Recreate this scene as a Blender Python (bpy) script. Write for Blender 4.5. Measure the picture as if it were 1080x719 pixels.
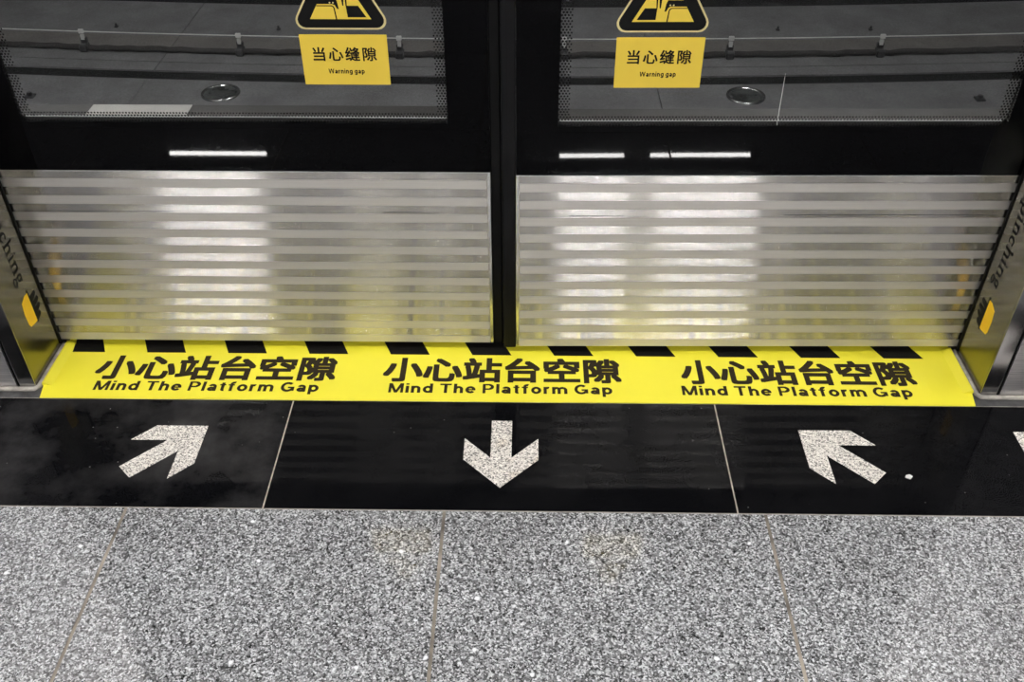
import bpy, bmesh, math, random
from mathutils import Vector, Matrix
random.seed(7)
for o in list(bpy.data.objects): bpy.data.objects.remove(o, do_unlink=True)
scene = bpy.context.scene
col = scene.collection

# ------------------------------------------------------------------ camera
F_PX, PITCH, YAW, ROLL, CAM_H = 1007.8, 0.680367, -0.0192592, -0.00404863, 1.41
cp, sp, cw, sw = math.cos(PITCH), math.sin(PITCH), math.cos(YAW), math.sin(YAW)
fwd = Vector((sw*cp, cw*cp, -sp)); rgt = Vector((cw, -sw, 0)); upv = rgt.cross(fwd)
r_ = math.cos(ROLL)*rgt + math.sin(ROLL)*upv
u_ = -math.sin(ROLL)*rgt + math.cos(ROLL)*upv
cam = bpy.data.cameras.new('camera')
cam.sensor_fit = 'HORIZONTAL'; cam.sensor_width = 36.0; cam.lens = F_PX/1080*36.0
cam.clip_start = 0.02
camo = bpy.data.objects.new('camera', cam); col.objects.link(camo)
M4 = Matrix((r_, u_, -fwd)).transposed().to_4x4(); M4.translation = Vector((0, 0, CAM_H))
camo.matrix_world = M4
scene.camera = camo

# ------------------------------------------------------------------ world, exposure
w = bpy.data.worlds.new('station_air'); scene.world = w; w.use_nodes = True
w.node_tree.nodes['Background'].inputs[0].default_value = (0.9, 0.95, 1.0, 1)
w.node_tree.nodes['Background'].inputs[1].default_value = 0.05
vs = scene.view_settings
vs.view_transform = 'Standard'; vs.look = 'None'; vs.gamma = 1.0; vs.use_curve_mapping = False
vs.exposure = 0.0
LAMP_EDGE = 45.0      # strip lamps above the platform edge
LAMP_FAR = 760.0       # strip lamps over the middle of the platform
ADDED_TUNNEL = 74.0  # added unseen lights that brighten the track side
ADDED_STREAKS = 95.0       # added unseen lights, cut to length for bright columns in the steel

# ------------------------------------------------------------------ materials
def new_mat(name):
    m = bpy.data.materials.new(name); m.use_nodes = True
    nt = m.node_tree; b = nt.nodes['Principled BSDF']
    return m, nt, b
def N(nt, t, **kw):
    n = nt.nodes.new(t)
    for k, v in kw.items(): setattr(n, k, v)
    return n
def L(nt, a, b): nt.links.new(a, b)
def ramp(nt, stops, interp='LINEAR'):
    r = N(nt, 'ShaderNodeValToRGB'); cr = r.color_ramp; cr.interpolation = interp
    while len(cr.elements) > 1: cr.elements.remove(cr.elements[-1])
    cr.elements[0].position, cr.elements[0].color = stops[0][0], (*stops[0][1], 1)
    for p, c in stops[1:]:
        e = cr.elements.new(p); e.color = (*c, 1)
    return r
def pos(nt): return N(nt, 'ShaderNodeNewGeometry').outputs['Position']
def noise(nt, vec, scale, detail=2, rough=.5):
    n = N(nt, 'ShaderNodeTexNoise'); n.inputs['Scale'].default_value = scale
    n.inputs['Detail'].default_value = detail; n.inputs['Roughness'].default_value = rough
    L(nt, vec, n.inputs['Vector']); return n
def voro(nt, vec, scale, feature='F1'):
    n = N(nt, 'ShaderNodeTexVoronoi', feature=feature); n.inputs['Scale'].default_value = scale
    L(nt, vec, n.inputs['Vector']); return n
def mixc(nt, fac, a, b, mode='MIX'):
    m = N(nt, 'ShaderNodeMix', data_type='RGBA', blend_type=mode)
    for s, v in ((m.inputs[0], fac), (m.inputs[6], a), (m.inputs[7], b)):
        if hasattr(v, 'is_linked') or isinstance(v, bpy.types.NodeSocket): L(nt, v, s)
        elif isinstance(v, (int, float)): s.default_value = v
        else: s.default_value = (*v, 1)
    return m.outputs[2]
def g(v): return (v, v, v)
def plain(name, c, rough=.5, metal=0, spec=.5, var=0.06, vscale=30):
    m, nt, b = new_mat(name)
    n = noise(nt, pos(nt), vscale, 3)
    lo = tuple(x*(1-var) for x in c); hi = tuple(min(1, x*(1+var)) for x in c)
    r = ramp(nt, [(.3, lo), (.7, hi)]); L(nt, n.outputs[0], r.inputs[0]); L(nt, r.outputs[0], b.inputs['Base Color'])
    b.inputs['Roughness'].default_value = rough; b.inputs['Metallic'].default_value = metal
    b.inputs['Specular IOR Level'].default_value = spec
    return m

def granite_grey():
    m, nt, b = new_mat('granite_grey'); P = pos(nt)
    d = noise(nt, P, 160, 2); 
    wv = mixc(nt, .004, P, d.outputs['Color'], 'ADD')
    v1 = voro(nt, wv, 360); s1 = N(nt, 'ShaderNodeSeparateColor'); L(nt, v1.outputs['Color'], s1.inputs[0])
    r1 = ramp(nt, [(0, g(.008)), (.18, g(.022)), (.36, g(.075)), (.55, g(.20)), (.76, g(.40)), (1, g(.74))]); L(nt, s1.outputs[0], r1.inputs[0])
    v2 = voro(nt, wv, 190); s2 = N(nt, 'ShaderNodeSeparateColor'); L(nt, v2.outputs['Color'], s2.inputs[0])
    r2 = ramp(nt, [(0, g(.02)), (.22, g(.07)), (.5, g(.19)), (.85, g(.36)), (1, g(.62))]); L(nt, s2.outputs[1], r2.inputs[0])
    c = mixc(nt, .28, r1.outputs[0], r2.outputs[0])
    v3 = voro(nt, wv, 62); s3 = N(nt, 'ShaderNodeSeparateColor'); L(nt, v3.outputs['Color'], s3.inputs[0])
    r3 = ramp(nt, [(.975, g(0)), (.98, g(1))]); L(nt, s3.outputs[0], r3.inputs[0])
    rd = ramp(nt, [(.14, g(1)), (.34, g(0))]); L(nt, v3.outputs['Distance'], rd.inputs[0])
    c = mixc(nt, mixc(nt, 1.0, r3.outputs[0], rd.outputs[0], 'MULTIPLY'), c, g(.85))
    r4 = ramp(nt, [(.022, g(1)), (.028, g(0))]); L(nt, s3.outputs[1], r4.inputs[0])
    c = mixc(nt, mixc(nt, 1.0, r4.outputs[0], rd.outputs[0], 'MULTIPLY'), c, g(.05))
    big = noise(nt, P, 5, 3); rb = ramp(nt, [(.3, (1.02, 1.04, 1.08)), (.7, (1.17, 1.20, 1.245))]); L(nt, big.outputs[0], rb.inputs[0])
    c = mixc(nt, 1.0, c, rb.outputs[0], 'MULTIPLY')
    L(nt, c, b.inputs['Base Color'])
    b.inputs['Roughness'].default_value = .5; b.inputs['Specular IOR Level'].default_value = .1
    b.inputs['Coat Weight'].default_value = 1; b.inputs['Coat Roughness'].default_value = .02; b.inputs['Coat IOR'].default_value = 1.85
    bp = N(nt, 'ShaderNodeBump'); bp.inputs['Strength'].default_value = .25; bp.inputs['Distance'].default_value = .0006
    L(nt, s1.outputs[0], bp.inputs['Height']); L(nt, bp.outputs[0], b.inputs['Normal'])
    return m
def granite_black(name, dust, rough):
    m, nt, b = new_mat(name); P = pos(nt)
    n = noise(nt, P, 6, 5, .65)
    r = ramp(nt, [(.42, g(0)), (.75, g(1))]); L(nt, n.outputs[0], r.inputs[0])
    n2 = noise(nt, P, 420, 2); r2 = ramp(nt, [(.35, (.0018, .0019, .0023)), (.7, (.0048, .005, .006))]); L(nt, n2.outputs[0], r2.inputs[0])
    c = mixc(nt, r.outputs[0], r2.outputs[0], tuple(dust*x for x in (.048, .046, .047)), 'ADD')
    v = voro(nt, P, 58); sv = N(nt, 'ShaderNodeSeparateColor'); L(nt, v.outputs['Color'], sv.inputs[0])
    ra = ramp(nt, [(.90, g(0)), (.93, g(1))]); L(nt, sv.outputs[0], ra.inputs[0])
    rb = ramp(nt, [(.045, g(1)), (.10, g(0))]); L(nt, v.outputs['Distance'], rb.inputs[0])
    c = mixc(nt, mixc(nt, 1., ra.outputs[0], rb.outputs[0], 'MULTIPLY'), c, g(.16 + .1*dust))
    mp = N(nt, 'ShaderNodeMapping'); mp.inputs['Scale'].default_value = (1, 5, 1); L(nt, P, mp.inputs[0])
    sc = noise(nt, mp.outputs[0], 28, 6, .75); rs = ramp(nt, [(.66, g(0)), (.80, g(.05 + .05*dust))]); L(nt, sc.outputs[0], rs.inputs[0])
    c = mixc(nt, 1., c, rs.outputs[0], 'ADD')
    L(nt, c, b.inputs['Base Color'])
    rr = N(nt, 'ShaderNodeMapRange'); rr.inputs[3].default_value = rough; rr.inputs[4].default_value = rough + .10*dust
    L(nt, r.outputs[0], rr.inputs[0]); L(nt, rr.outputs[0], b.inputs['Roughness'])
    b.inputs['Specular IOR Level'].default_value = .075
    return m
def granite_white():
    m, nt, b = new_mat('granite_pale'); P = pos(nt)
    v1 = voro(nt, P, 420); s1 = N(nt, 'ShaderNodeSeparateColor'); L(nt, v1.outputs['Color'], s1.inputs[0])
    r1 = ramp(nt, [(0, (.05, .047, .045)), (.16, (.20, .19, .175)), (.36, (.53, .50, .465)), (.7, (.71, .67, .62)), (1, (.88, .85, .80))]); L(nt, s1.outputs[0], r1.inputs[0])
    n = noise(nt, P, 16, 2); r2 = ramp(nt, [(.60, g(0)), (.78, g(.45))]); L(nt, n.outputs[0], r2.inputs[0])
    c = mixc(nt, r2.outputs[0], r1.outputs[0], (.72, .56, .34), 'MULTIPLY')
    L(nt, c, b.inputs['Base Color']); b.inputs['Roughness'].default_value = .4
    return m
def steel(name, c, rough, aniso, along='V', fine=.0, line_scale=900, wave=0.):
    m, nt, b = new_mat(name); P = pos(nt)
    mp = N(nt, 'ShaderNodeMapping'); mp.inputs['Scale'].default_value = (.012, .012, 1) if along == 'V' else (1, 1, .012)
    L(nt, P, mp.inputs[0]); n = noise(nt, mp.outputs[0], line_scale, 2)
    r = ramp(nt, [(.3, tuple(x*(1-fine) for x in c)), (.7, tuple(min(1, x*(1+fine)) for x in c))]); L(nt, n.outputs[0], r.inputs[0])
    L(nt, r.outputs[0], b.inputs['Base Color'])
    b.inputs['Metallic'].default_value = 1; b.inputs['Roughness'].default_value = rough
    b.inputs['Anisotropic'].default_value = aniso
    t = N(nt, 'ShaderNodeCombineXYZ'); t.inputs[2].default_value = 1.0
    L(nt, t.outputs[0], b.inputs['Tangent'])
    if wave:
        n2 = noise(nt, P, 7, 1); bp = N(nt, 'ShaderNodeBump'); bp.inputs['Strength'].default_value = wave; bp.inputs['Distance'].default_value = .002
        L(nt, n2.outputs[0], bp.inputs['Height']); L(nt, bp.outputs[0], b.inputs['Normal'])
    return m
def polished_steel(name, c, r, a):
    """horizontally brushed: sharp from side to side, smeared up and down"""
    m, nt, b = new_mat(name); nt.nodes.remove(b); out = nt.nodes['Material Output']; P = pos(nt)
    gl = N(nt, 'ShaderNodeBsdfAnisotropic', distribution='GGX')
    mp = N(nt, 'ShaderNodeMapping'); mp.inputs['Scale'].default_value = (.012, .012, 1); L(nt, P, mp.inputs[0])
    n = noise(nt, mp.outputs[0], 700, 2)
    rr = ramp(nt, [(.3, tuple(x*.96 for x in c)), (.7, tuple(x*1.04 for x in c))]); L(nt, n.outputs[0], rr.inputs[0]); L(nt, rr.outputs[0], gl.inputs['Color'])
    gl.inputs['Roughness'].default_value = r; gl.inputs['Anisotropy'].default_value = a
    t = N(nt, 'ShaderNodeCombineXYZ'); t.inputs[0].default_value = 1.0; L(nt, t.outputs[0], gl.inputs['Tangent'])
    L(nt, gl.outputs[0], out.inputs[0]); return m
def concrete(name, c, brown=0.):
    m, nt, b = new_mat(name); P = pos(nt)
    n = noise(nt, P, 3.5, 6, .65); n2 = noise(nt, P, 60, 3, .7)
    r = ramp(nt, [(.3, tuple(x*.72 for x in c)), (.7, tuple(x*1.2 for x in c))]); L(nt, n.outputs[0], r.inputs[0])
    r2 = ramp(nt, [(.3, g(.75)), (.7, g(1.15))]); L(nt, n2.outputs[0], r2.inputs[0])
    L(nt, mixc(nt, 1., r.outputs[0], r2.outputs[0], 'MULTIPLY'), b.inputs['Base Color'])
    b.inputs['Roughness'].default_value = .85
    return m
def glass_mat():
    m, nt, b = new_mat('window_glass'); nt.nodes.remove(b)
    out = nt.nodes['Material Output']
    tr = N(nt, 'ShaderNodeBsdfTransparent'); tr.inputs[0].default_value = (.88, .885, .885, 1)
    gl = N(nt, 'ShaderNodeBsdfGlossy'); gl.inputs['Roughness'].default_value = 0.0; gl.inputs[0].default_value = (1, 1, 1, 1)
    fr = N(nt, 'ShaderNodeFresnel'); fr.inputs[0].default_value = 1.28
    n = noise(nt, pos(nt), 300, 2)   # faint dust that breaks the shine up a little
    mx = N(nt, 'ShaderNodeMixShader'); L(nt, fr.outputs[0], mx.inputs[0]); L(nt, tr.outputs[0], mx.inputs[1]); L(nt, gl.outputs[0], mx.inputs[2])
    L(nt, mx.outputs[0], out.inputs[0]); return m
def emit(name, c, s):
    m, nt, b = new_mat(name); b.inputs['Base Color'].default_value = (.8, .8, .8, 1)
    b.inputs['Emission Color'].default_value = (*c, 1); b.inputs['Emission Strength'].default_value = s
    return m

MAT = dict(
    granite=granite_grey(), black_a=granite_black('black_granite_clean', .08, .035), black_b=granite_black('black_granite_dusty', .62, .05),
    pale=granite_white(), grout=plain('grout_beige', (.20, .175, .145), .9, var=.65, vscale=14), grout_light=plain('grout_pale', (.40, .355, .29), .9, var=.35, vscale=40),
    mirror_steel=polished_steel('steel_polished', (.62, .60, .58), .182, .895),
    satin_steel=steel('steel_satin', (.58, .56, .535), .50, .5, 'V', .05, 1500),
    jamb_steel=steel('steel_brushed_jamb', (.26, .248, .205), .22, .6, 'V', .06, 900),
    edge_steel=steel('steel_edge_trim', (.42, .42, .43), .16, .4, 'H', .04, 500),
    front_steel=steel('steel_brushed_front', (.80, .78, .79), .34, .8, 'V', .22, 1100),
    bright_trim=steel('steel_bright_trim', (.85, .84, .82), .22, .3, 'V', .02),
    black_glass=plain('black_painted_glass', (.0006, .0006, .0009), .0, spec=.09, var=.2),
    frit=plain('black_ceramic_dots', (.002, .002, .002), .4, spec=.1),
    rubber=plain('black_rubber', (.002, .002, .0022), .45, spec=.12), rubber_grey=plain('charcoal_rubber', (.003, .003, .0036), .40, spec=.15),
    dark=plain('dark_metal', (.02, .02, .022), .5), sill=plain('dark_stone_sill', (.045, .045, .047), .35, var=.5, vscale=60),
    yellow=plain('yellow_mat', (.78, .705, .036), .45, var=.02, vscale=9), black_print=plain('black_print', (.006, .0055, .005), .5, spec=.15),
    brown_print=plain('dark_brown_print', (.021, .015, .006), .55, spec=.15),
    sign_yellow=plain('yellow_vinyl', (.65, .47, .042), .5, var=.02), sign_pale=plain('pale_yellow_vinyl', (.56, .47, .22), .5, var=.02),
    sign_black=plain('black_vinyl', (.004, .004, .004), .5, spec=.12), orange=plain('orange_vinyl', (.97, .60, .012), .5, var=.03),
    gasket=plain('grey_sealant', (.30, .28, .25), .6, var=.35, vscale=50),
    concrete=concrete('track_concrete', (.182, .182, .185)), concrete_b=concrete('track_concrete_brown', (.165, .155, .145)), concrete_d=concrete('tunnel_wall_concrete', (.10, .10, .10)),
    channel=concrete('channel_dark', (.03, .03, .032)), pipe=concrete('dirty_cable_sheath', (.030, .028, .027)), shade_black=plain('channel_shade_black', (.005, .005, .0055), .8, spec=.1), added_streak=emit('added_streak_light', (1., .97, .94), ADDED_STREAKS), wire=plain('bare_wire', (.75, .75, .73), .4),
    white_plastic=plain('white_plastic', (.7, .7, .68), .5), glass=glass_mat(), cover=plain('dark_drain_glass', (.05, .055, .053), .25, var=.8, vscale=9),
    bead_white=plain('white_bead', (.85, .85, .82), .4), rim=plain('drain_rim_metal', (.55, .55, .55), .25, metal=1), ledge=plain('ledge_brown_metal', (.045, .041, .036), .55, var=.25, vscale=12),
    ledge_lit=plain('ledge_lit_pale', (.58, .56, .52), .5), ceiling=plain('ceiling_panel', (.55, .55, .56), .7), wall=plain('wall_panel', (.45, .45, .47), .4),
    pillar=plain('pillar_cladding', (.10, .10, .11), .3), lamp_edge=emit('lamp_tube_edge', (1., .97, .93), LAMP_EDGE), lamp_far=emit('lamp_tube_far', (1., .98, .96), LAMP_FAR),
    added_tunnel=emit('added_tunnel_light', (1., .985, .97), ADDED_TUNNEL), housing=plain('lamp_housing', (.6, .6, .6), .5))

# ------------------------------------------------------------------ mesh helpers
def obj(name, me, mat=None, parent=None, loc=(0, 0, 0)):
    if isinstance(me, bmesh.types.BMesh):
        bm = me; me = bpy.data.meshes.new(name); bm.normal_update(); bm.to_mesh(me); bm.free()
    if mat and not me.materials: me.materials.append(MAT[mat])
    o = bpy.data.objects.new(name, me); col.objects.link(o); o.parent = parent; o.location = loc
    return o
def empty(name, loc=(0, 0, 0)):
    o = bpy.data.objects.new(name, None); col.objects.link(o); o.location = loc; o.empty_display_size = .05
    return o
def tag(o, label, cat, group=None, kind=None):
    o['label'] = label; o['category'] = cat
    if group: o['group'] = group
    if kind: o['kind'] = kind
    return o
def box(x0, x1, y0, y1, z0, z1, bev=0., seg=1, bm=None):
    bm = bm or bmesh.new(); n0 = len(bm.verts)
    m = Matrix.Translation(((x0+x1)/2, (y0+y1)/2, (z0+z1)/2)) @ Matrix.Diagonal((x1-x0, y1-y0, z1-z0, 1))
    r = bmesh.ops.create_cube(bm, size=1, matrix=m)
    if bev:
        es = {e for v in r['verts'] for e in v.link_edges}
        bmesh.ops.bevel(bm, geom=list(es), offset=bev, segments=seg, affect='EDGES', profile=.5)
    return bm
def prism(pts, ax, a, b, bm=None):
    """closed polygon pts (2-D) extruded between a and b; ax says how (u,v,t) maps to xyz"""
    bm = bm or bmesh.new()
    def mk(p, t):
        return {'z': (p[0], p[1], t), 'y': (p[0], t, p[1]), 'x': (t, p[0], p[1])}[ax]
    lo = [bm.verts.new(mk(p, a)) for p in pts]; hi = [bm.verts.new(mk(p, b)) for p in pts]
    fs = [bm.faces.new(lo), bm.faces.new(hi)]
    n = len(pts)
    for i in range(n): fs.append(bm.faces.new((lo[i], lo[(i+1) % n], hi[(i+1) % n], hi[i])))
    bmesh.ops.recalc_face_normals(bm, faces=fs)
    return bm
def tube(pts, r, seg=8, bm=None):
    bm = bm or bmesh.new(); rings = []
    for i, p in enumerate(pts):
        p = Vector(p); d = (Vector(pts[min(i+1, len(pts)-1)]) - Vector(pts[max(i-1, 0)])).normalized()
        a = d.cross(Vector((0, 0, 1)) if abs(d.z) < .9 else Vector((1, 0, 0))).normalized(); c = d.cross(a)
        rings.append([bm.verts.new(p + r*(math.cos(2*math.pi*k/seg)*a + math.sin(2*math.pi*k/seg)*c)) for k in range(seg)])
    for A, B in zip(rings, rings[1:]):
        for k in range(seg):
            f = bm.faces.new((A[k], A[(k+1) % seg], B[(k+1) % seg], B[k])); f.smooth = True
    bm.faces.new(rings[0][::-1]); bm.faces.new(rings[-1]); bmesh.ops.recalc_face_normals(bm, faces=bm.faces[:])
    return bm
_glyph = {}
def raw_text(body):
    cu = bpy.data.curves.new('lettering', 'FONT'); cu.body = body; cu.size = 1.0; cu.resolution_u = 3; cu.fill_mode = 'FRONT'
    o = bpy.data.objects.new('lettering_source', cu); col.objects.link(o)
    bpy.context.view_layer.update()
    me = bpy.data.meshes.new_from_object(o.evaluated_get(bpy.context.evaluated_depsgraph_get()))
    V = [(v.co.x, v.co.y, 0.) for v in me.vertices]; Fc = [tuple(p.vertices) for p in me.polygons]
    bpy.data.objects.remove(o, do_unlink=True); bpy.data.curves.remove(cu); bpy.data.meshes.remove(me)
    return V, Fc
def glyph(c):
    """outline mesh and advance width of one character of the built-in font"""
    if c not in _glyph:
        hx = max(v[0] for v in raw_text('H')[0])
        adv = max(v[0] for v in raw_text(c + 'H')[0]) - hx
        _glyph[c] = ((raw_text(c) if c != ' ' else ([], [])), adv)
    return _glyph[c]
def sans_glyphs():
    """plain bold grotesque letters drawn as strokes; x-height .53, capitals .72"""
    W, XH, CH = .160, .53, .72; h = W/2
    R = lambda x0, x1, y0, y1: [(x0, y0), (x1, y0), (x1, y1), (x0, y1)]
    def arc(cx, cy, rx, ry, t0, t1, n=14):
        q = []
        for i in range(n+1):
            t = math.radians(t0+(t1-t0)*i/n); c, s_ = math.cos(t), math.sin(t)
            q.append(((cx+(rx+h)*c, cy+(ry+h)*s_), (cx+(rx-h)*c, cy+(ry-h)*s_)))
        return [[q[i][0], q[i+1][0], q[i+1][1], q[i][1]] for i in range(n)]
    ring = lambda cx: arc(cx, XH/2, .255-h, XH/2-h+.008, 0, 360, 22)
    hump = lambda x0, x1: arc((x0+x1)/2, XH-.215, (x1-x0)/2-h, .222-h, 175, 0, 10) + [R(x1-W, x1, 0, XH-.21)]
    G = {}
    G['i'] = ([R(0, W, 0, XH), R(0, W, .61, CH)], W)
    G['l'] = ([R(0, W, 0, CH)], W)
    G['n'] = ([R(0, W, 0, XH)] + hump(.02, .47), .47)
    G['h'] = ([R(0, W, 0, CH)] + hump(.02, .47), .47)
    G['m'] = ([R(0, W, 0, XH)] + hump(.02, .43) + hump(.43-W, .76), .76)
    G['r'] = ([R(0, W, 0, XH)] + arc(.22, XH-.215, .155, .222-h, 175, 70, 8), .31)
    G['o'] = (ring(.255), .51)
    G['d'] = (ring(.255) + [R(.50-W, .50, 0, CH)], .50)
    G['p'] = (ring(.245) + [R(0, W, -.20, XH)], .50)
    G['g'] = (ring(.255) + [R(.50-W, .50, -.02, XH)] + arc(.25, -.02, .25-h, .19-h, 0, -165, 12), .50)
    G['e'] = (arc(.255, XH/2, .255-h, XH/2-h+.008, 0, 322, 20) + [R(.07, .50, XH/2-.048, XH/2+.048)], .51)
    G['a'] = (arc(.235, XH-.20, .215-h, .207-h, 160, 0, 10) + [R(.45-W, .45, 0, XH-.19)] + arc(.205, .158, .205-h, .166-h, 0, 360, 18), .47)
    G['t'] = ([R(.08, .08+W, .10, .65), R(0, .30, XH-.10, XH)] + arc(.245, .12, .165-h, .128-h, 180, 280, 6), .31)
    G['f'] = ([R(.08, .08+W, 0, .56), R(0, .31, XH-.10, XH)] + arc(.285, .56, .205-h, .175-h, 180, 65, 8), .35)
    G['T'] = ([R(0, .58, CH-.12, CH), R(.29-h, .29+h, 0, CH)], .58)
    G['P'] = ([R(0, .145, 0, CH), R(.1, .34, CH-.115, CH), R(.1, .34, .265, .38)] + arc(.33, .4925, .235-h, .2275-h, 90, -90, 12), .56)
    G['M'] = ([R(0, .14, 0, CH), R(.60, .74, 0, CH), [(.0, CH), (.17, CH), (.45, 0), (.30, 0)], [(.74, CH), (.57, CH), (.29, 0), (.44, 0)]], .74)
    G['G'] = (arc(.345, .36, .345-h, .375-h, 48, 330, 22) + [R(.36, .68, .26, .375), R(.68-W, .68, .06, .375)], .69)
    G['W'] = ([[(0, CH), (.15, CH), (.29, 0), (.16, 0)], [(.40, CH), (.54, CH), (.29, 0), (.16, 0)], [(.40, CH), (.54, CH), (.78, 0), (.65, 0)], [(.79, CH), (.94, CH), (.78, 0), (.65, 0)]], .94)
    out = {}
    for k, (polys, wd) in G.items():
        V = []; Fc = []
        for p in polys:
            Fc.append(tuple(range(len(V), len(V)+len(p)))); V += [(q[0], q[1], 4e-6*len(Fc)) for q in p]
        out[k] = ((V, Fc), wd+.115)
    out[' '] = (([], []), .24)
    return out
for k_, v_ in sans_glyphs().items(): _glyph[k_] = v_
def lettering(part, name, body, bold, track, x0, x1, y0, y1, mapf, m):
    """one flat mesh for each character, the line fitted into x0..x1, y0..y1"""
    pen = 0; items = []
    for c in body:
        (V, Fc), adv = glyph(c)
        if V: items.append((pen, V, Fc))
        pen += adv*track
    ring = [(0, 0)] + [(bold*i, bold*j) for i in (-1, 0, 1) for j in (-1, 0, 1) if i or j] if bold else [(0, 0)]
    xs = [p+v[0] for p, V, _ in items for v in V]; ys = [v[1] for _, V, _ in items for v in V]
    a, b, c_, d = min(xs)-bold, max(xs)+bold, min(ys)-bold, max(ys)+bold
    for p, V, Fc in items:
        vv = []; ff = []
        for kr, (ox, oy) in enumerate(ring):
            lift = kr*2.5e-5
            n0 = len(vv)
            vv += [mapf(x0+(p+q[0]+ox-a)/(b-a)*(x1-x0), y0+(q[1]+oy-c_)/(d-c_)*(y1-y0), q[2]+lift) for q in V]
            ff += [tuple(i+n0 for i in f) for f in Fc]
        me = bpy.data.meshes.new(name); me.from_pydata(vv, [], ff)
        part(name, me, m)

# ------------------------------------------------------------------ platform floor
XG = [-.7706 + .6155*k for k in range(-3, 5)]          # joints of the grey tiles
XB = [-.5065 + .9151*k for k in range(-2, 4)]          # joints of the black tiles
Y_EDGE, Y_SILL, Y_FRONT, Y_DOOR = 1.2225, 1.5305, 1.562, 1.712
floor = tag(obj('floor', box(-6, 6, -9, 1.9, -.30, -.0008), 'grout'), 'station platform floor of grey granite slabs with a black stone strip', 'floor', kind='structure')
tile_me = None
for x0 in XG[:-1]:
    for j in range(2):
        o = obj('granite_slab', tile_me or box(.0032, .6155-.0032, .002, .62-.0022, -.02, 0), 'granite', floor, (x0, Y_EDGE-.62*(j+1), 0))
        tile_me = o.data
obj('granite_paving', box(-6, 6, -8.9, Y_EDGE-1.2422, -.003, 0), 'granite', floor)
obj('granite_paving', box(-6, XG[0]-.002, Y_EDGE-1.24, Y_EDGE-.002, -.003, 0), 'granite', floor)
obj('granite_paving', box(XG[-1]+.002, 6, Y_EDGE-1.24, Y_EDGE-.002, -.003, 0), 'granite', floor)
for k, x0 in enumerate(XB[:-1]):
    m = 'black_b' if k == 1 else 'black_a'
    obj('black_slab', box(.0014, .9151-.0014, .0006, Y_SILL-Y_EDGE-.0004, -.02, 0, .0005), m, floor, (x0, Y_EDGE, 0))
    obj('joint_filler', box(-.0013, .0013, .001, Y_SILL-Y_EDGE-.002, -.003, -.0004), 'grout_light', floor, (x0, Y_EDGE, 0))
obj('black_paving', box(-6, XB[0], Y_EDGE, Y_SILL, -.003, 0), 'black_a', floor)
obj('black_paving', box(XB[-1], 6, Y_EDGE, Y_SILL, -.003, 0), 'black_a', floor)
obj('sill_strip', box(-6, 6, Y_SILL, 1.9, -.003, -.0002), 'sill', floor)
obj('joint_filler', box(-6, 6, Y_EDGE-.0019, Y_EDGE+.0005, -.003, -.0002), 'gasket', floor)
obj('light_block_rail', box(-6, 6, 1.757, 1.80, -.003, .060, .002), 'dark', floor)  # added unseen rail, keeps track-side light from leaking under the doors
obj('joint_filler', box(-6, 6, Y_SILL-.0012, Y_SILL+.0010, -.003, -.0001), 'gasket', floor)

# arrows let into the black slabs
def arrow_pts(cx, cy, ang, hw=.0215, arm=.0765, th=.0605, tail=.190):
    # tip at (cx, cy); points along -y before rotation
    P = [(0, 0), (arm, arm), (arm, arm+th), (hw, hw+th), (hw, tail), (-hw, tail), (-hw, hw+th), (-arm, arm+th), (-arm, arm)]
    c, s = math.cos(ang), math.sin(ang)
    return [(x*c-y*s, x*s+y*c) for x, y in P]
def arrow(tip, ang, label):
    bm = prism(arrow_pts(0, 0, ang), 'z', -.0005, .0006)
    o = obj('floor_arrow', bm, 'pale', loc=(tip[0], tip[1], 0))
    tag(o, label, 'floor arrow', 'speckled stone arrows in the black strip')
arrow((-.050, 1.2815), 0, 'pale speckled stone arrow pointing straight down away from the doors, middle black slab')
arrow((-.6715, 1.448), math.radians(135), 'pale speckled stone arrow pointing up and right, on the left black slab')
arrow((.572, 1.4515), math.radians(-135), 'pale speckled stone arrow pointing up and left, on the right black slab')
arrow((1.0205, 1.4525), math.radians(-135), 'pale speckled stone arrow cut off by the right edge of the view')
# flake of litter on the right slab
bm = prism([(-.008, -.002), (.001, -.007), (.008, .001), (.003, .006), (-.005, .004)], 'z', 0, .0012)
tag(obj('paper_scrap', bm, 'white_plastic', loc=(.764, 1.322, .0)), 'tiny white scrap lying on the black slab beside the right arrow', 'scrap')

# ------------------------------------------------------------------ yellow threshold mat
mat_z = .002
thr = empty('threshold_mat', (-.047, 1.62, 0))
tag(thr, 'yellow mind-the-gap threshold mat with black lettering and hazard blocks below the doors', 'floor mat')
off = Vector((.047, -1.62, 0))
def thr_part(name, me, m):
    o = obj(name, me, m, thr); o.location = off; return o
thr_part('mat_sheet', prism([(-1.064, Y_SILL), (.970, Y_SILL), (.978, 1.58), (.978, 1.756), (-1.073, 1.756), (-1.073, 1.58)], 'z', .0, mat_z), 'yellow')
for sx, xe in ((-1, -1.073), (1, .978)):       # raised lip along each side
    bm = bmesh.new()
    prism([(xe, mat_z), (xe, mat_z+.007), (xe-sx*.004, mat_z+.007), (xe-sx*.021, mat_z)], 'y', 1.57, 1.72, bm)
    thr_part('side_lip', bm, 'yellow')
for k in range(11):
    xl = -1.064 + .1881*k; xr = xl + .0895; ls = -.47
    if k == 0: xl = -1.05
    P = [(xl, 1.687), (xr, 1.687), (xr+ls*.065, 1.7555), (xl+ls*.065 if k else -1.06, 1.7555)]
    thr_part('hazard_block', prism(P, 'z', mat_z, mat_z+.0006), 'black_print')
cn = '\u5c0f\u5fc3\u7ad9\u53f0\u7a7a\u9699'
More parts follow.
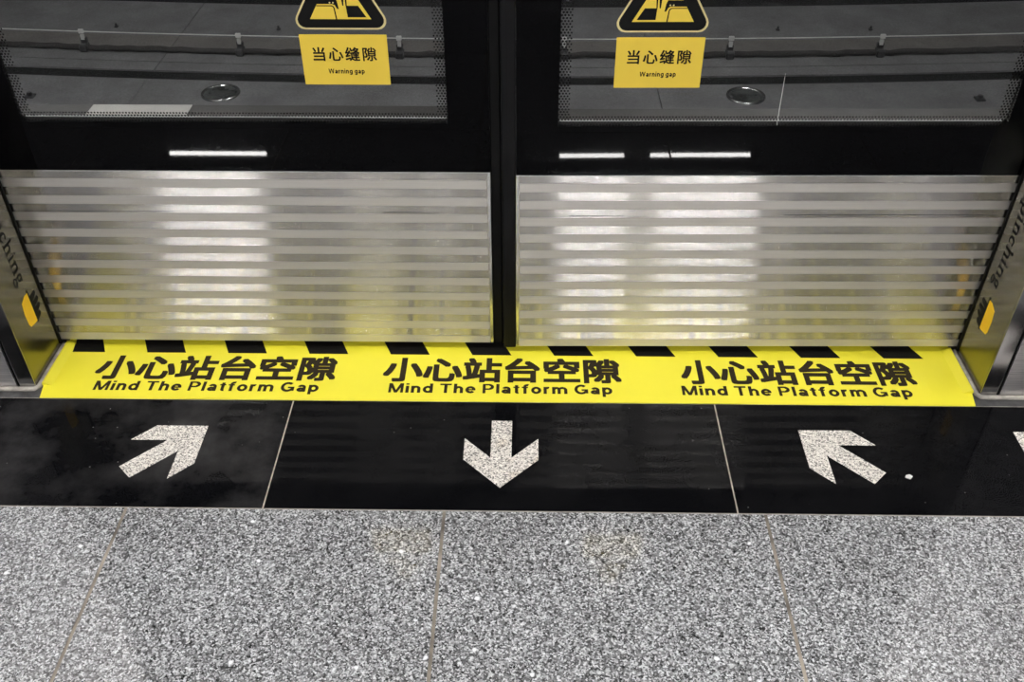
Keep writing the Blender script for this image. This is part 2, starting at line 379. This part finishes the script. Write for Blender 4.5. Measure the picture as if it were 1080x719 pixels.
for (c0, c1, e0, e1) in ((-.973, -.427, -.957, -.458), (-.322, .2135, -.303, .190), (.347, .868, .343, .846)):
    up = lambda u, v, l: Vector((u, v, mat_z+.0003+l))
    lettering(thr_part, 'chinese_character', cn, .033, 1.0, c0, c1, 1.592, 1.6765, up, 'brown_print')
    lettering(thr_part, 'letter', 'Mind The Platform Gap', .0, 1.0, e0, e1, 1.5475, 1.5875, up, 'brown_print')

# ------------------------------------------------------------------ door leaves
Z_BOT, Z_TOP, Z_KICK = .0195, 2.12, .4595
Z_WIN0, Z_WIN1 = .5665, 1.98
def ring_frame(x0, x1, z0, z1, a0, a1, b0, b1, y0, y1):
    bm = bmesh.new()
    for q in ((x0, x1, z0, b0), (x0, x1, b1, z1), (x0, a0, b0, b1), (a1, x1, b0, b1)):
        box(q[0], q[1], y0, y1, q[2], q[3], bm=bm)
    for px, sx in ((a0, 1), (a1, -1)):          # eased window corners
        for pz, sz in ((b0, 1), (b1, -1)):
            prism([(px, pz), (px+sx*.011, pz), (px+sx*.004, pz+sz*.004), (px, pz+sz*.011)], 'y', y0+.0042, y1, bm)
    return bm
def hex_dots(x0, x1, z0, z1, band, y, pitch=.0062, r=.0024):
    """three rows of dots along the window edge, densest at the rim"""
    bm = bmesh.new(); dz = pitch*.866; rows = int((z1-z0)/dz)
    for j in range(rows+1):
        z = z0 + j*dz + .0015
        n = int((x1-x0)/pitch)
        for i in range(n+1):
            x = x0 + .0015 + (i + (.5 if j % 2 else 0))*pitch
            d = min(x-x0, x1-x, z-z0, z1-z)
            if d > band or d < 0: continue
            rr = r*(1.12 - .35*d/band)
            vs_ = [bm.verts.new((x+rr*math.cos(t*math.pi/3+.5), y, z+rr*math.sin(t*math.pi/3+.5))) for t in range(6)]
            bm.faces.new(vs_)
    return bm
def leaf(name, xa, xb, center_side, wx0, wx1, label):
    """xa..xb: leaf extent in X, local y=0 is the front of the kick panel"""
    root = empty(name, (0, 0, 0)); tag(root, label, 'door', kind='structure')
    # black glass round the window
    obj('black_glass_border', ring_frame(xa, xb, Z_KICK+.003, Z_TOP, wx0, wx1, Z_WIN0, Z_WIN1, .0015, .012), 'black_glass', root)
    pane = obj('window_pane', box(wx0, wx1, .0016, .0016+.004, Z_WIN0, Z_WIN1), 'glass', root)
    fr = obj('frit_dots', hex_dots(wx0, wx1, Z_WIN0, Z_WIN1, .0205, .0075), 'frit', pane); fr['kind'] = 'stuff'
    # inside ledge and bead under the glass, seen through it
    obj('inner_ledge', box(wx0-.02, wx1+.02, .0205, .070, Z_WIN0-.03, Z_WIN0+.0050), 'ledge', root)
    obj('glazing_bead', box(wx0+.004, wx1-.004, .0165, .0203, Z_WIN0+.0040, Z_WIN0+.0062), 'bead_white', root)
    # kick panel of polished steel with satin stripes
    kick = obj('kick_panel', box(xa, xb, 0, .012, Z_BOT, Z_KICK, .0006), 'mirror_steel', root)
    edge = xb if center_side > 0 else xa
    s0 = xa + (.0 if center_side > 0 else .008); s1 = xb - (.008 if center_side > 0 else .0)
    per = .0403
    z = Z_BOT + .0002
    k = 0
    stripe = None
    while z < Z_KICK - .02:
        h = .0200
        o = obj('satin_stripe', stripe or box(s0, s1, -.0004, .0001, 0, h), 'satin_steel', kick, (0, 0, z)); stripe = o.data
        z += per; k += 1
    e0, e1 = (edge-.0065, edge) if center_side > 0 else (edge, edge+.0065)
    obj('edge_trim', box(e0, e1, -.0012, .014, Z_BOT, Z_KICK, .0005), 'bright_trim', root)
    obj('top_trim', box(xa, xb, -.0008, .012, Z_KICK-.0002, Z_KICK+.0022), 'bright_trim', root)
    obj('leaf_core', box(xa, xb, .0125, .0440, Z_BOT, Z_WIN0-.032), 'dark', root)
    return root
dl = leaf('door_1', -1.125, -.0755, 1, -.995, -.1565, 'left sliding platform door leaf with striped steel kick panel and black-bordered glass')
dl.location = (0, Y_DOOR, 0)
dr = leaf('door_2', -.0235, 1.03, -1, .058, .925, 'right sliding platform door leaf with striped steel kick panel and black-bordered glass')
ang = .0115; pv = Vector((.985, Y_DOOR, 0))
dr.rotation_euler = (0, 0, ang)
dr.location = pv - Matrix.Rotation(ang, 3, 'Z') @ Vector((.985, 0, 0))
# rubber seals where the leaves meet
def seal(parent, x0, x1, m, y0=-.001):
    bm = box(x0, x1, y0, .03, Z_BOT-.006, Z_TOP, .003, 2)
    obj('rubber_seal', bm, m, parent)
seal(dl, -.0752, -.0535, 'rubber', .004)
seal(dr, -.0525, -.0238, 'rubber_grey', .001)
bm = box(-.0415, -.0395, -.0005, .004, Z_BOT, Z_TOP); obj('seal_groove', bm, 'rubber', dr)
# patch of light on the left leaf's inside ledge, put in as pale colour
obj('ledge_lit_patch', box(-.875, -.675, .024, .069, Z_WIN0+.0051, Z_WIN0+.0060), 'ledge_lit', dl)

# fine horizontal dark lines across the steel, and one streak down the right glass
for par, xa, xb, zz in ((dl, -1.06, -.74, .3655), (dl, -.30, -.185, .3665), (dr, .085, .20, .3665), (dr, .53, .97, .3690)):
    obj('dark_line', box(xa, xb, -.0006, -.0003, zz, zz+.0010), 'dark', par)
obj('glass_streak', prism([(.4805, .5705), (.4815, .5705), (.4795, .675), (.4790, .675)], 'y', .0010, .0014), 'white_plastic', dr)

# header above the doors
hd = tag(obj('wall_header', box(-6, 6, 1.60, 1.86, 2.13, 3.0), 'front_steel'), 'steel header box running above the platform doors', 'wall', kind='structure')

# ------------------------------------------------------------------ fixed screens left and right of the opening
def pier(name, s, xj, label):
    """s = -1 left, +1 right; xj = X of the face that looks into the opening"""
    root = empty(name, (xj, Y_FRONT, 0)); tag(root, label, 'wall', kind='structure'); o_ = Vector((-xj, -Y_FRONT, 0))
    def part(n, bm, m, par=root):
        o = obj(n, bm, m, root); o.location = o_; return o
    def bx(a, b, *r): return box(min(a, b), max(a, b), *r)
    part('jamb_panel', bx(xj, xj+s*.012, Y_FRONT+.0025, 1.7035, .003, 2.13), 'jamb_steel')
    part('edge_trim', bx(xj+s*.0005, xj+s*.036, Y_FRONT-.001, Y_FRONT+.03, .003, 2.13, .0015, 2), 'edge_steel')
    part('shadow_gap', bx(xj+s*.036, xj+s*.043, Y_FRONT+.004, Y_FRONT+.03, .003, 2.13), 'rubber')
    part('front_panel', bx(xj+s*.043, xj+s*1.6, Y_FRONT, Y_FRONT+.03, .003, 2.13), 'front_steel')
    part('brush_seal', bx(xj-s*.0030, xj+s*.01, 1.7036, 1.7108, .012, 2.13, .001), 'rubber')
    # grey sealant bead along the foot
    rb = .0055
    bead = tube([(xj-s*.004, 1.715, .003), (xj-s*.004, 1.66, .004), (xj-s*.004, Y_FRONT+.004, .0035), (xj+s*.003, Y_FRONT-.005, .003),
                 (xj+s*.02, Y_FRONT-.006, .003), (xj+s*.4, Y_FRONT-.006, .003), (xj+s*1.6, Y_FRONT-.006, .003)], rb, 8)
    part('sealant_bead', bead, 'gasket')
    return root
pier('wall_left', -1, -1.0825, 'brushed steel fixed screen and jamb at the left of the door opening')
pier('wall_right', 1, .9885, 'brushed steel fixed screen and jamb at the right of the door opening')

# pinch stickers on the jambs (serif lettering drawn stroke by stroke)
def glyphs():
    S, T = .115, .05         # stem and hairline widths (x-height = .46)
    def rect(x0, x1, y0, y1): return [(x0, y0), (x1, y0), (x1, y1), (x0, y1)]
    def ribbon(pts, ws):
        a = []; b = []
        for i, (p, w_) in enumerate(zip(pts, ws)):
            q0 = pts[max(i-1, 0)]; q1 = pts[min(i+1, len(pts)-1)]
            dx, dy = q1[0]-q0[0], q1[1]-q0[1]; l = math.hypot(dx, dy)
            nx, ny = -dy/l*w_/2, dx/l*w_/2
            a.append((p[0]+nx, p[1]+ny)); b.append((p[0]-nx, p[1]-ny))
        return [[a[i], a[i+1], b[i+1], b[i]] for i in range(len(pts)-1)]
    def arc(cx, cy, rx, ry, t0, t1, n, w0, w1):
        ts = [math.radians(t0+(t1-t0)*i/n) for i in range(n+1)]
        pts = [(cx+rx*math.cos(t), cy+ry*math.sin(t)) for t in ts]
        ws = [w0+(w1-w0)*abs(math.cos(t)) for t in ts]
        return ribbon(pts, ws)
    def serif(x, y, wdt=.26): return rect(x-wdt/2, x+wdt/2, y, y+.04)
    G = {}
    G['i'] = ([rect(.10, .20, 0, .46), serif(.15, 0), [(.02, .40), (.2, .46), (.2, .41), (.02, .37)], [(.09, .60), (.15, .66), (.21, .60), (.15, .54)]], .30)
    hump = arc(.32, .28, .145, .155, 170, 0, 8, T, S) + [rect(.415, .515, 0, .30)]
    G['n'] = ([rect(.10, .20, 0, .46), serif(.15, 0), serif(.465, 0), [(.02, .40), (.2, .46), (.2, .41), (.02, .37)]] + hump, .60)
    G['h'] = ([rect(.10, .20, 0, .70), serif(.15, 0), serif(.465, 0), [(.02, .65), (.2, .70), (.2, .65), (.02, .62)]] + hump, .60)
    G['c'] = (arc(.26, .23, .17, .20, 55, 315, 14, T, S) + [[(.32, .40), (.38, .42), (.41, .36), (.35, .31)]], .48)
    G['p'] = ([rect(.10, .20, -.22, .46), serif(.15, -.22), [(.02, .40), (.2, .46), (.2, .41), (.02, .37)]] + arc(.28, .23, .17, .205, 160, -160, 16, T, S), .56)
    G['g'] = (arc(.24, .30, .13, .145, 0, 360, 16, T, .09) + ribbon([(.17, .16), (.11, .09), (.16, .03), (.34, .01)], [.05, .06, .06, .08])
              + arc(.26, -.10, .19, .105, 70, -250, 16, T, .07) + [rect(.32, .47, .40, .45)], .50)
    return G
GL = glyphs()
def serif_word(word, place):
    bm = bmesh.new(); x = 0; tot = sum(GL[c][1] for c in word)
    for c in word:
        polys, adv = GL[c]
        for poly in polys:
            vs_ = [bm.verts.new(place((x+px)/tot, py)) for px, py in poly]
            bm.faces.new(vs_)
        x += adv
    return bm
def pinch(name, s, xj, base_y, up, z0, z1, label):
    xf = xj - s*.0006
    root = empty(name, (xj, 1.65, .12)); tag(root, label, 'sticker', 'pinch warnings on the jambs'); o_ = Vector((-xj, -1.65, -.12))
    def part(n, bm, m):
        o = obj(n, bm, m, root); o.location = o_; return o
    fs = .049
    part('serif_lettering', serif_word('pinching', lambda t, v: (xf, base_y + up*v*fs, z0 + (z1-z0)*t)), 'sign_black')
    yl = 1.6575
    def poly(pts, x): return prism(pts, 'x', min(x, xj), max(x, xj))
    part('palm', poly([(yl-.001, .118), (yl-.001, .192), (1.643, .193), (1.625, .185), (1.6205, .160), (1.6215, .132), (1.626, .123), (1.646, .119)], xj-s*.0005), 'orange')
    part('pinch_line', poly([(yl-.002, .114), (yl+.0022, .114), (yl+.0022, .198), (yl-.002, .198)], xj-s*.0009), 'sign_black')
    for k, (zf, ln) in enumerate(((.122, .021), (.138, .029), (.154, .032), (.170, .028))):
        part('finger', poly([(yl, zf-.0062), (yl+ln*.8, zf-.001), (yl+ln, zf+.004), (yl+ln*.9, zf+.011), (yl, zf+.0092)], xj-s*.0006), 'sign_black')
pinch('pinch_sticker', -1, -1.0825, 1.6375, 1, .428, .222, 'black pinching lettering and orange hand with black fingers on the left jamb')
pinch('pinch_sticker', 1, .9885, 1.6715, -1, .428, .222, 'black pinching lettering and orange hand with black fingers on the right jamb')

# ------------------------------------------------------------------ gap warning stickers on the glass
def tri_round(cx, zb, side, r, n=5):
    """rounded equilateral triangle standing on zb"""
    h = side*math.sqrt(3)/2
    V = [(-side/2, 0), (side/2, 0), (0, h)]; inset = 2*r
    cen = (0, h/3); P = []
    for k, (vx, vz) in enumerate(V):
        dx, dz = cen[0]-vx, cen[1]-vz; l = math.hypot(dx, dz)
        ox, oz = vx+dx/l*inset, vz+dz/l*inset
        a0 = {0: 150, 1: 270, 2: 30}[k]
        for i in range(n+1):
            a = math.radians(a0 + 120*i/n); P.append((cx+ox+r*math.cos(a), zb+oz+r*math.sin(a)))
    return P
def warn(x0, x1, zb, zt, tri_z, mirror, door, label_p, label_t):
    cx = (x0+x1)/2
    # rectangular text panel
    root = empty('warning_sticker', (0, 0, 0)); tag(root, label_p, 'sticker', 'gap warning text panels')
    root.matrix_world = door.matrix_basis @ Matrix.Translation((cx, .0016, zb))
    def part(n, bm, m, rt, base):
        o = obj(n, bm, m, rt); o.location = -Vector(base); return o
    base = (cx, .0016, zb)
    part('vinyl_panel', prism([(x0, zb), (x1, zb), (x1, zt), (x0, zt)], 'y', .0008, .0015), 'sign_yellow', root, base)
    on = lambda u, v, l: Vector((u, .0005-l, v)); pt = lambda n, me, m: part(n, me, m, root, base)
    lettering(pt, 'chinese_character', '\u5f53\u5fc3\u7f1d\u9699', .018, 1.10, x0+.0215, x1-.0215, zb+.0465, zb+.0735, on, 'sign_black')
    lettering(pt, 'letter', 'Warning gap', .0, 1.0, x0+.047, x1-.047, zb+.0195, zb+.0315, on, 'sign_black')
    # triangle sign above
    t = empty('triangle_sticker', (0, 0, 0)); tag(t, label_t, 'sticker', 'triangular gap warning signs')
    base = (cx, .0016, tri_z)
    t.matrix_world = door.matrix_basis @ Matrix.Translation(base)
    f = -1 if mirror else 1
    part('pale_rim', prism(tri_round(cx, tri_z, .190, .0165), 'y', .0009, .0015), 'sign_pale', t, base)
    part('black_band', prism(tri_round(cx, tri_z+.0034, .1782, .0140), 'y', .0006, .0010), 'sign_black', t, base)
    s_in = .1115; zi = tri_z+.0195
    part('yellow_field', prism([(cx-s_in/2, zi), (cx+s_in/2, zi), (cx, zi+s_in*.866)], 'y', .0003, .0008), 'sign_yellow', t, base)
    def pic(n, pts, m='sign_black', d=.0001):
        P = [(cx+f*u, zi+v) for u, v in pts]; part(n, prism(P, 'y', d, .0006), m, t, base)
    # carriage edge as an outline, platform block, foot slipping into the gap
    pic('carriage_outline', [(-.0415, .0235), (-.0410, .0252), (-.0135, .0252), (-.0100, .0235), (-.0085, .0205), (-.0060, .0), (-.0085, .0), (-.0105, .0195), (-.0118, .0225), (-.0145, .0235)])
    pic('carriage_body', [(-.0425, .0275), (-.0345, .0390), (-.0060, .0390), (-.0030, .0320), (-.0010, .0185), (-.0040, .0185), (-.0075, .0255), (-.0120, .0275)])
    pic('platform_block', [(.0135, .0035), (.0475, .0035), (.0345, .0245), (.0120, .0245)])
    pic('foot', [(.0060, .0245), (.0082, .0245), (.0095, .0420), (.0075, .0520), (.0050, .0520), (.0048, .0400)])
    pic('leg', [(.0118, .0245), (.0138, .0245), (.0150, .0420), (.0110, .0600), (.0020, .0740), (-.0030, .0700), (.0060, .0560), (.0118, .0420)])
    pic('wheel_dot', [(-.0165+.0016*math.cos(a), .0300+.0016*math.sin(a)) for a in [k*math.pi/3 for k in range(6)]], 'sign_pale', .0)
    pic('wheel_dot', [(-.0105+.0016*math.cos(a), .0300+.0016*math.sin(a)) for a in [k*math.pi/3 for k in range(6)]], 'sign_pale', .0)
bpy.context.view_layer.update()
warn(-.4232, -.2612, .6472, .7442, .7535, False, dl, 'yellow rectangular gap warning sticker on the left door glass', 'black and yellow triangle gap sign on the left door glass')
warn(.1605, .3220, .6472, .7442, .7535, True, dr, 'yellow rectangular gap warning sticker on the right door glass', 'black and yellow triangle gap sign on the right door glass')

# ------------------------------------------------------------------ track side seen through the glass
KC = .012; TZ = -1.2
def cy(y0, x): return y0 + KC*x*x
def band(name, ya, yb, z0, z1, m, parent, x0=-6, x1=6, n=24):
    bm = bmesh.new(); xs = [x0+(x1-x0)*i/n for i in range(n+1)]
    top = [(x, cy(ya, x)) for x in xs] + [(x, cy(yb, x)) for x in reversed(xs)]
    rows = []
    for x in xs:
        rows.append([bm.verts.new(c) for c in ((x, cy(ya, x), z0), (x, cy(yb, x), z0), (x, cy(yb, x), z1), (x, cy(ya, x), z1))])
    for A, B in zip(rows, rows[1:]):
        for k in range(4): bm.faces.new((A[k], A[(k+1) % 4], B[(k+1) % 4], B[k]))
    bm.faces.new(rows[0]); bm.faces.new(rows[-1][::-1]); bmesh.ops.recalc_face_normals(bm, faces=bm.faces[:])
    return obj(name, bm, m, parent)
bed = tag(obj('track_bed', box(-7, 7, 1.95, 9.6, -2.1, -1.9), 'channel'), 'dark base of the trackway beyond the glass doors', 'track bed', kind='structure')
# slabs run 3.34 m between joints
def slab_row(name, ya, yb, z1, m):
    e = [-6, -5.85, -2.51, .83, 4.17, 6]
    for a, b in zip(e, e[1:]):
        if b-a > .3: band(name, ya, yb, -1.9, z1, m, bed, a+.003, b-.003, 14)
slab_row('near_slab', 2.4, 5.865, TZ, 'concrete')
slab_row('mid_slab', 6.005, 6.135, TZ, 'concrete')
slab_row('rear_slab', 6.147, 6.33, TZ, 'concrete')
slab_row('cable_slab', 6.33, 6.60, TZ, 'concrete_b')
slab_row('far_slab', 6.60, 7.27, TZ, 'concrete')
band('channel_shade', 5.866, 6.004, TZ-.06, TZ-.012, 'shade_black', bed)  # black strip: shade inside the channel put into the colour
band('channel_shade', 7.272, 7.9, TZ-.06, TZ-.02, 'shade_black', bed)  # same for the far drop, its darkness painted as a black strip
def curve_pts(y0, z, x0=-6, x1=6, n=40, jit=0.):
    return [(x0+(x1-x0)*i/n, cy(y0, x0+(x1-x0)*i/n)+random.uniform(-jit, jit), z+random.uniform(-jit, jit)) for i in range(n+1)]
cab = empty('conduit_run', (0, 6.30, TZ)); tag(cab, 'dirty dark conduit clamped along the track slab behind the doors', 'conduit')
co = Vector((0, -6.30, -TZ))
o = obj('conduit', tube(curve_pts(6.30, TZ+.022, n=160, jit=.005), .021, 8), 'pipe', cab); o.location = co
for xk in (-5.31, -4.20, -3.09, -1.985, -.88, .24, 1.37, 2.40, 3.50, 4.6):
    yy = cy(6.30, xk)
    bm = box(xk-.028, xk+.028, yy-.045, yy+.03, TZ, TZ+.052, .008); box(xk-.022, xk+.022, yy+.0, yy+.03, TZ+.05, TZ+.085, .004, bm=bm)
    cl = obj('clamp', bm, 'dark', cab); cl.location = co
    bm = box(xk-.012, xk+.012, yy-.004, yy+.012, TZ+.075, TZ+.11); box(xk-.018, xk+.018, yy-.006, yy+.012, TZ+.118, TZ+.148, .003, bm=bm)
    o = obj('wire_holder', bm, 'white_plastic', cl)
o = obj('pale_wire', tube(curve_pts(6.297, TZ+.135, n=60), .0038, 6), 'wire', cab); o.location = co
def drain(x, y, label):
    r0 = .125; root = empty('drain_cover', (x, y, TZ)); tag(root, label, 'drain cover', 'round drain covers in the track slab')
    bm = bmesh.new(); prism([(r0*.84*math.cos(a), r0*.84*math.sin(a)) for a in [k*math.pi/16 for k in range(32)]], 'z', .0, .006, bm); obj('lid', bm, 'cover', root)
    bm = bmesh.new(); n = 32; prof = [(r0, 0), (r0*.97, .012), (r0*.90, .014), (r0*.85, .004)]
    rings = [[bm.verts.new((q*math.cos(2*math.pi*k/n), q*math.sin(2*math.pi*k/n), z)) for k in range(n)] for q, z in prof]
    for A, B in zip(rings, rings[1:]):
        for k in range(n):
            fc = bm.faces.new((A[k], A[(k+1) % n], B[(k+1) % n], B[k])); fc.smooth = True
    obj('rim', bm, 'rim', root)
drain(-1.967, 5.715, 'round metal-rimmed drain cover seen through the left door glass')
drain(1.378, 5.706, 'round metal-rimmed drain cover seen through the right door glass')
def anchor(x, y, label, s=.030):
    bm = box(-s, s, -s, s, 0, .012, .004)
    bmesh.ops.create_cone(bm, cap_ends=True, segments=6, radius1=s*.55, radius2=s*.5, depth=.02, matrix=Matrix.Translation((0, 0, .02)))
    tag(obj('anchor_bolt', bm, 'dark', loc=(x, y, TZ)), label, 'bolt', 'small dark bolts in the track slab')
anchor(-3.171, 5.657, 'small square bolt plate in the slab at the far left of the left glass')
anchor(2.837, 5.674, 'small square bolt plate in the slab at the far right of the right glass')
for x, y, t in ((-3.02, 6.84, 'small bolt beyond the wire, leftmost through the left glass'), (-2.76+.94, 6.80, 'small bolt beyond the wire, left of the left triangle sign'),
                (1.80, 6.82, 'small bolt beyond the wire, just right of the right triangle sign'), (2.47, 6.83, 'small bolt beyond the wire, right half of the right glass')):
    anchor(x, y, t, .014)
# tunnel shell
tag(obj('wall_tunnel', box(-7, 7, 9.2, 9.5, -1.9, 3.6), 'concrete_d'), 'dark concrete tunnel wall behind the track', 'wall', kind='structure')
tag(obj('wall_platform_face', box(-7, 7, 1.905, 1.945, -1.9, -.02), 'concrete_d'), 'concrete face of the platform edge below the doors', 'wall', kind='structure')
tag(obj('ceiling_tunnel', box(-7, 7, 1.87, 9.5, 3.6, 3.7), 'concrete_d'), 'dark concrete tunnel roof above the track', 'ceiling', kind='structure')

# ------------------------------------------------------------------ platform hall behind the camera
tag(obj('ceiling', box(-7, 7, -9, 1.86, 3.12, 3.2), 'ceiling'), 'pale panelled ceiling above the platform', 'ceiling', kind='structure')
tag(obj('wall_back', box(-7, 7, -9.1, -8.9, 0, 3.12), 'wall'), 'grey wall across the far side of the platform', 'wall', kind='structure')
def lamp(x0, x1, y, z, wd, m, label, grp):
    root = empty('strip_lamp', ((x0+x1)/2, y, z)); tag(root, label, 'lamp', grp); o_ = Vector((-(x0+x1)/2, -y, -z))
    a = obj('housing', box(x0-.03, x1+.03, y-wd*.8, y+wd*.8, z+.02, z+.12, .004), 'housing', root); a.location = o_
    b_ = obj('tube', box(x0, x1, y-wd/2, y+wd/2, z-.01, z+.021, .006, 2), m, root); b_.location = o_
for i, (a, b) in enumerate(((-3.48, -2.54), (.46, 1.08), (1.335, 2.30))):
    lamp(a, b, -4.89, 3.0, .030, 'lamp_far', ('leftmost', 'middle short', 'rightmost')[i] + ' white strip lamp over the middle of the platform', 'strip lamps over the platform middle')
ORD = ('first', 'second', 'third', 'fourth', 'fifth', 'sixth')
for i in range(6):
    a = -3.75 + 1.25*i
    lamp(a, a+1.18, 1.15, 3.0, .09, 'lamp_edge', ORD[i] + ' white strip lamp from the left above the platform edge', 'strip lamps above the platform edge')
for i, (a, b) in enumerate(((-3.02, -1.90), (-1.30, -.96), (-.76, -.53), (.28, .52), (.60, 1.62), (2.66, 2.98))):  # added row, its lengths and gaps shape the bright columns on the steel
    lamp(a, b, -2.5, 3.0, .06, 'added_streak', ORD[i] + ' added light from the left in the unseen row behind the viewer', 'added lights behind the viewer')
for i, x in enumerate((-2.5, 1.5)):
    lamp(x-.6, x+.6, 4.6, 3.3, .25, 'added_tunnel', ('left', 'right')[i] + ' added unseen light under the tunnel roof', 'added tunnel lights')
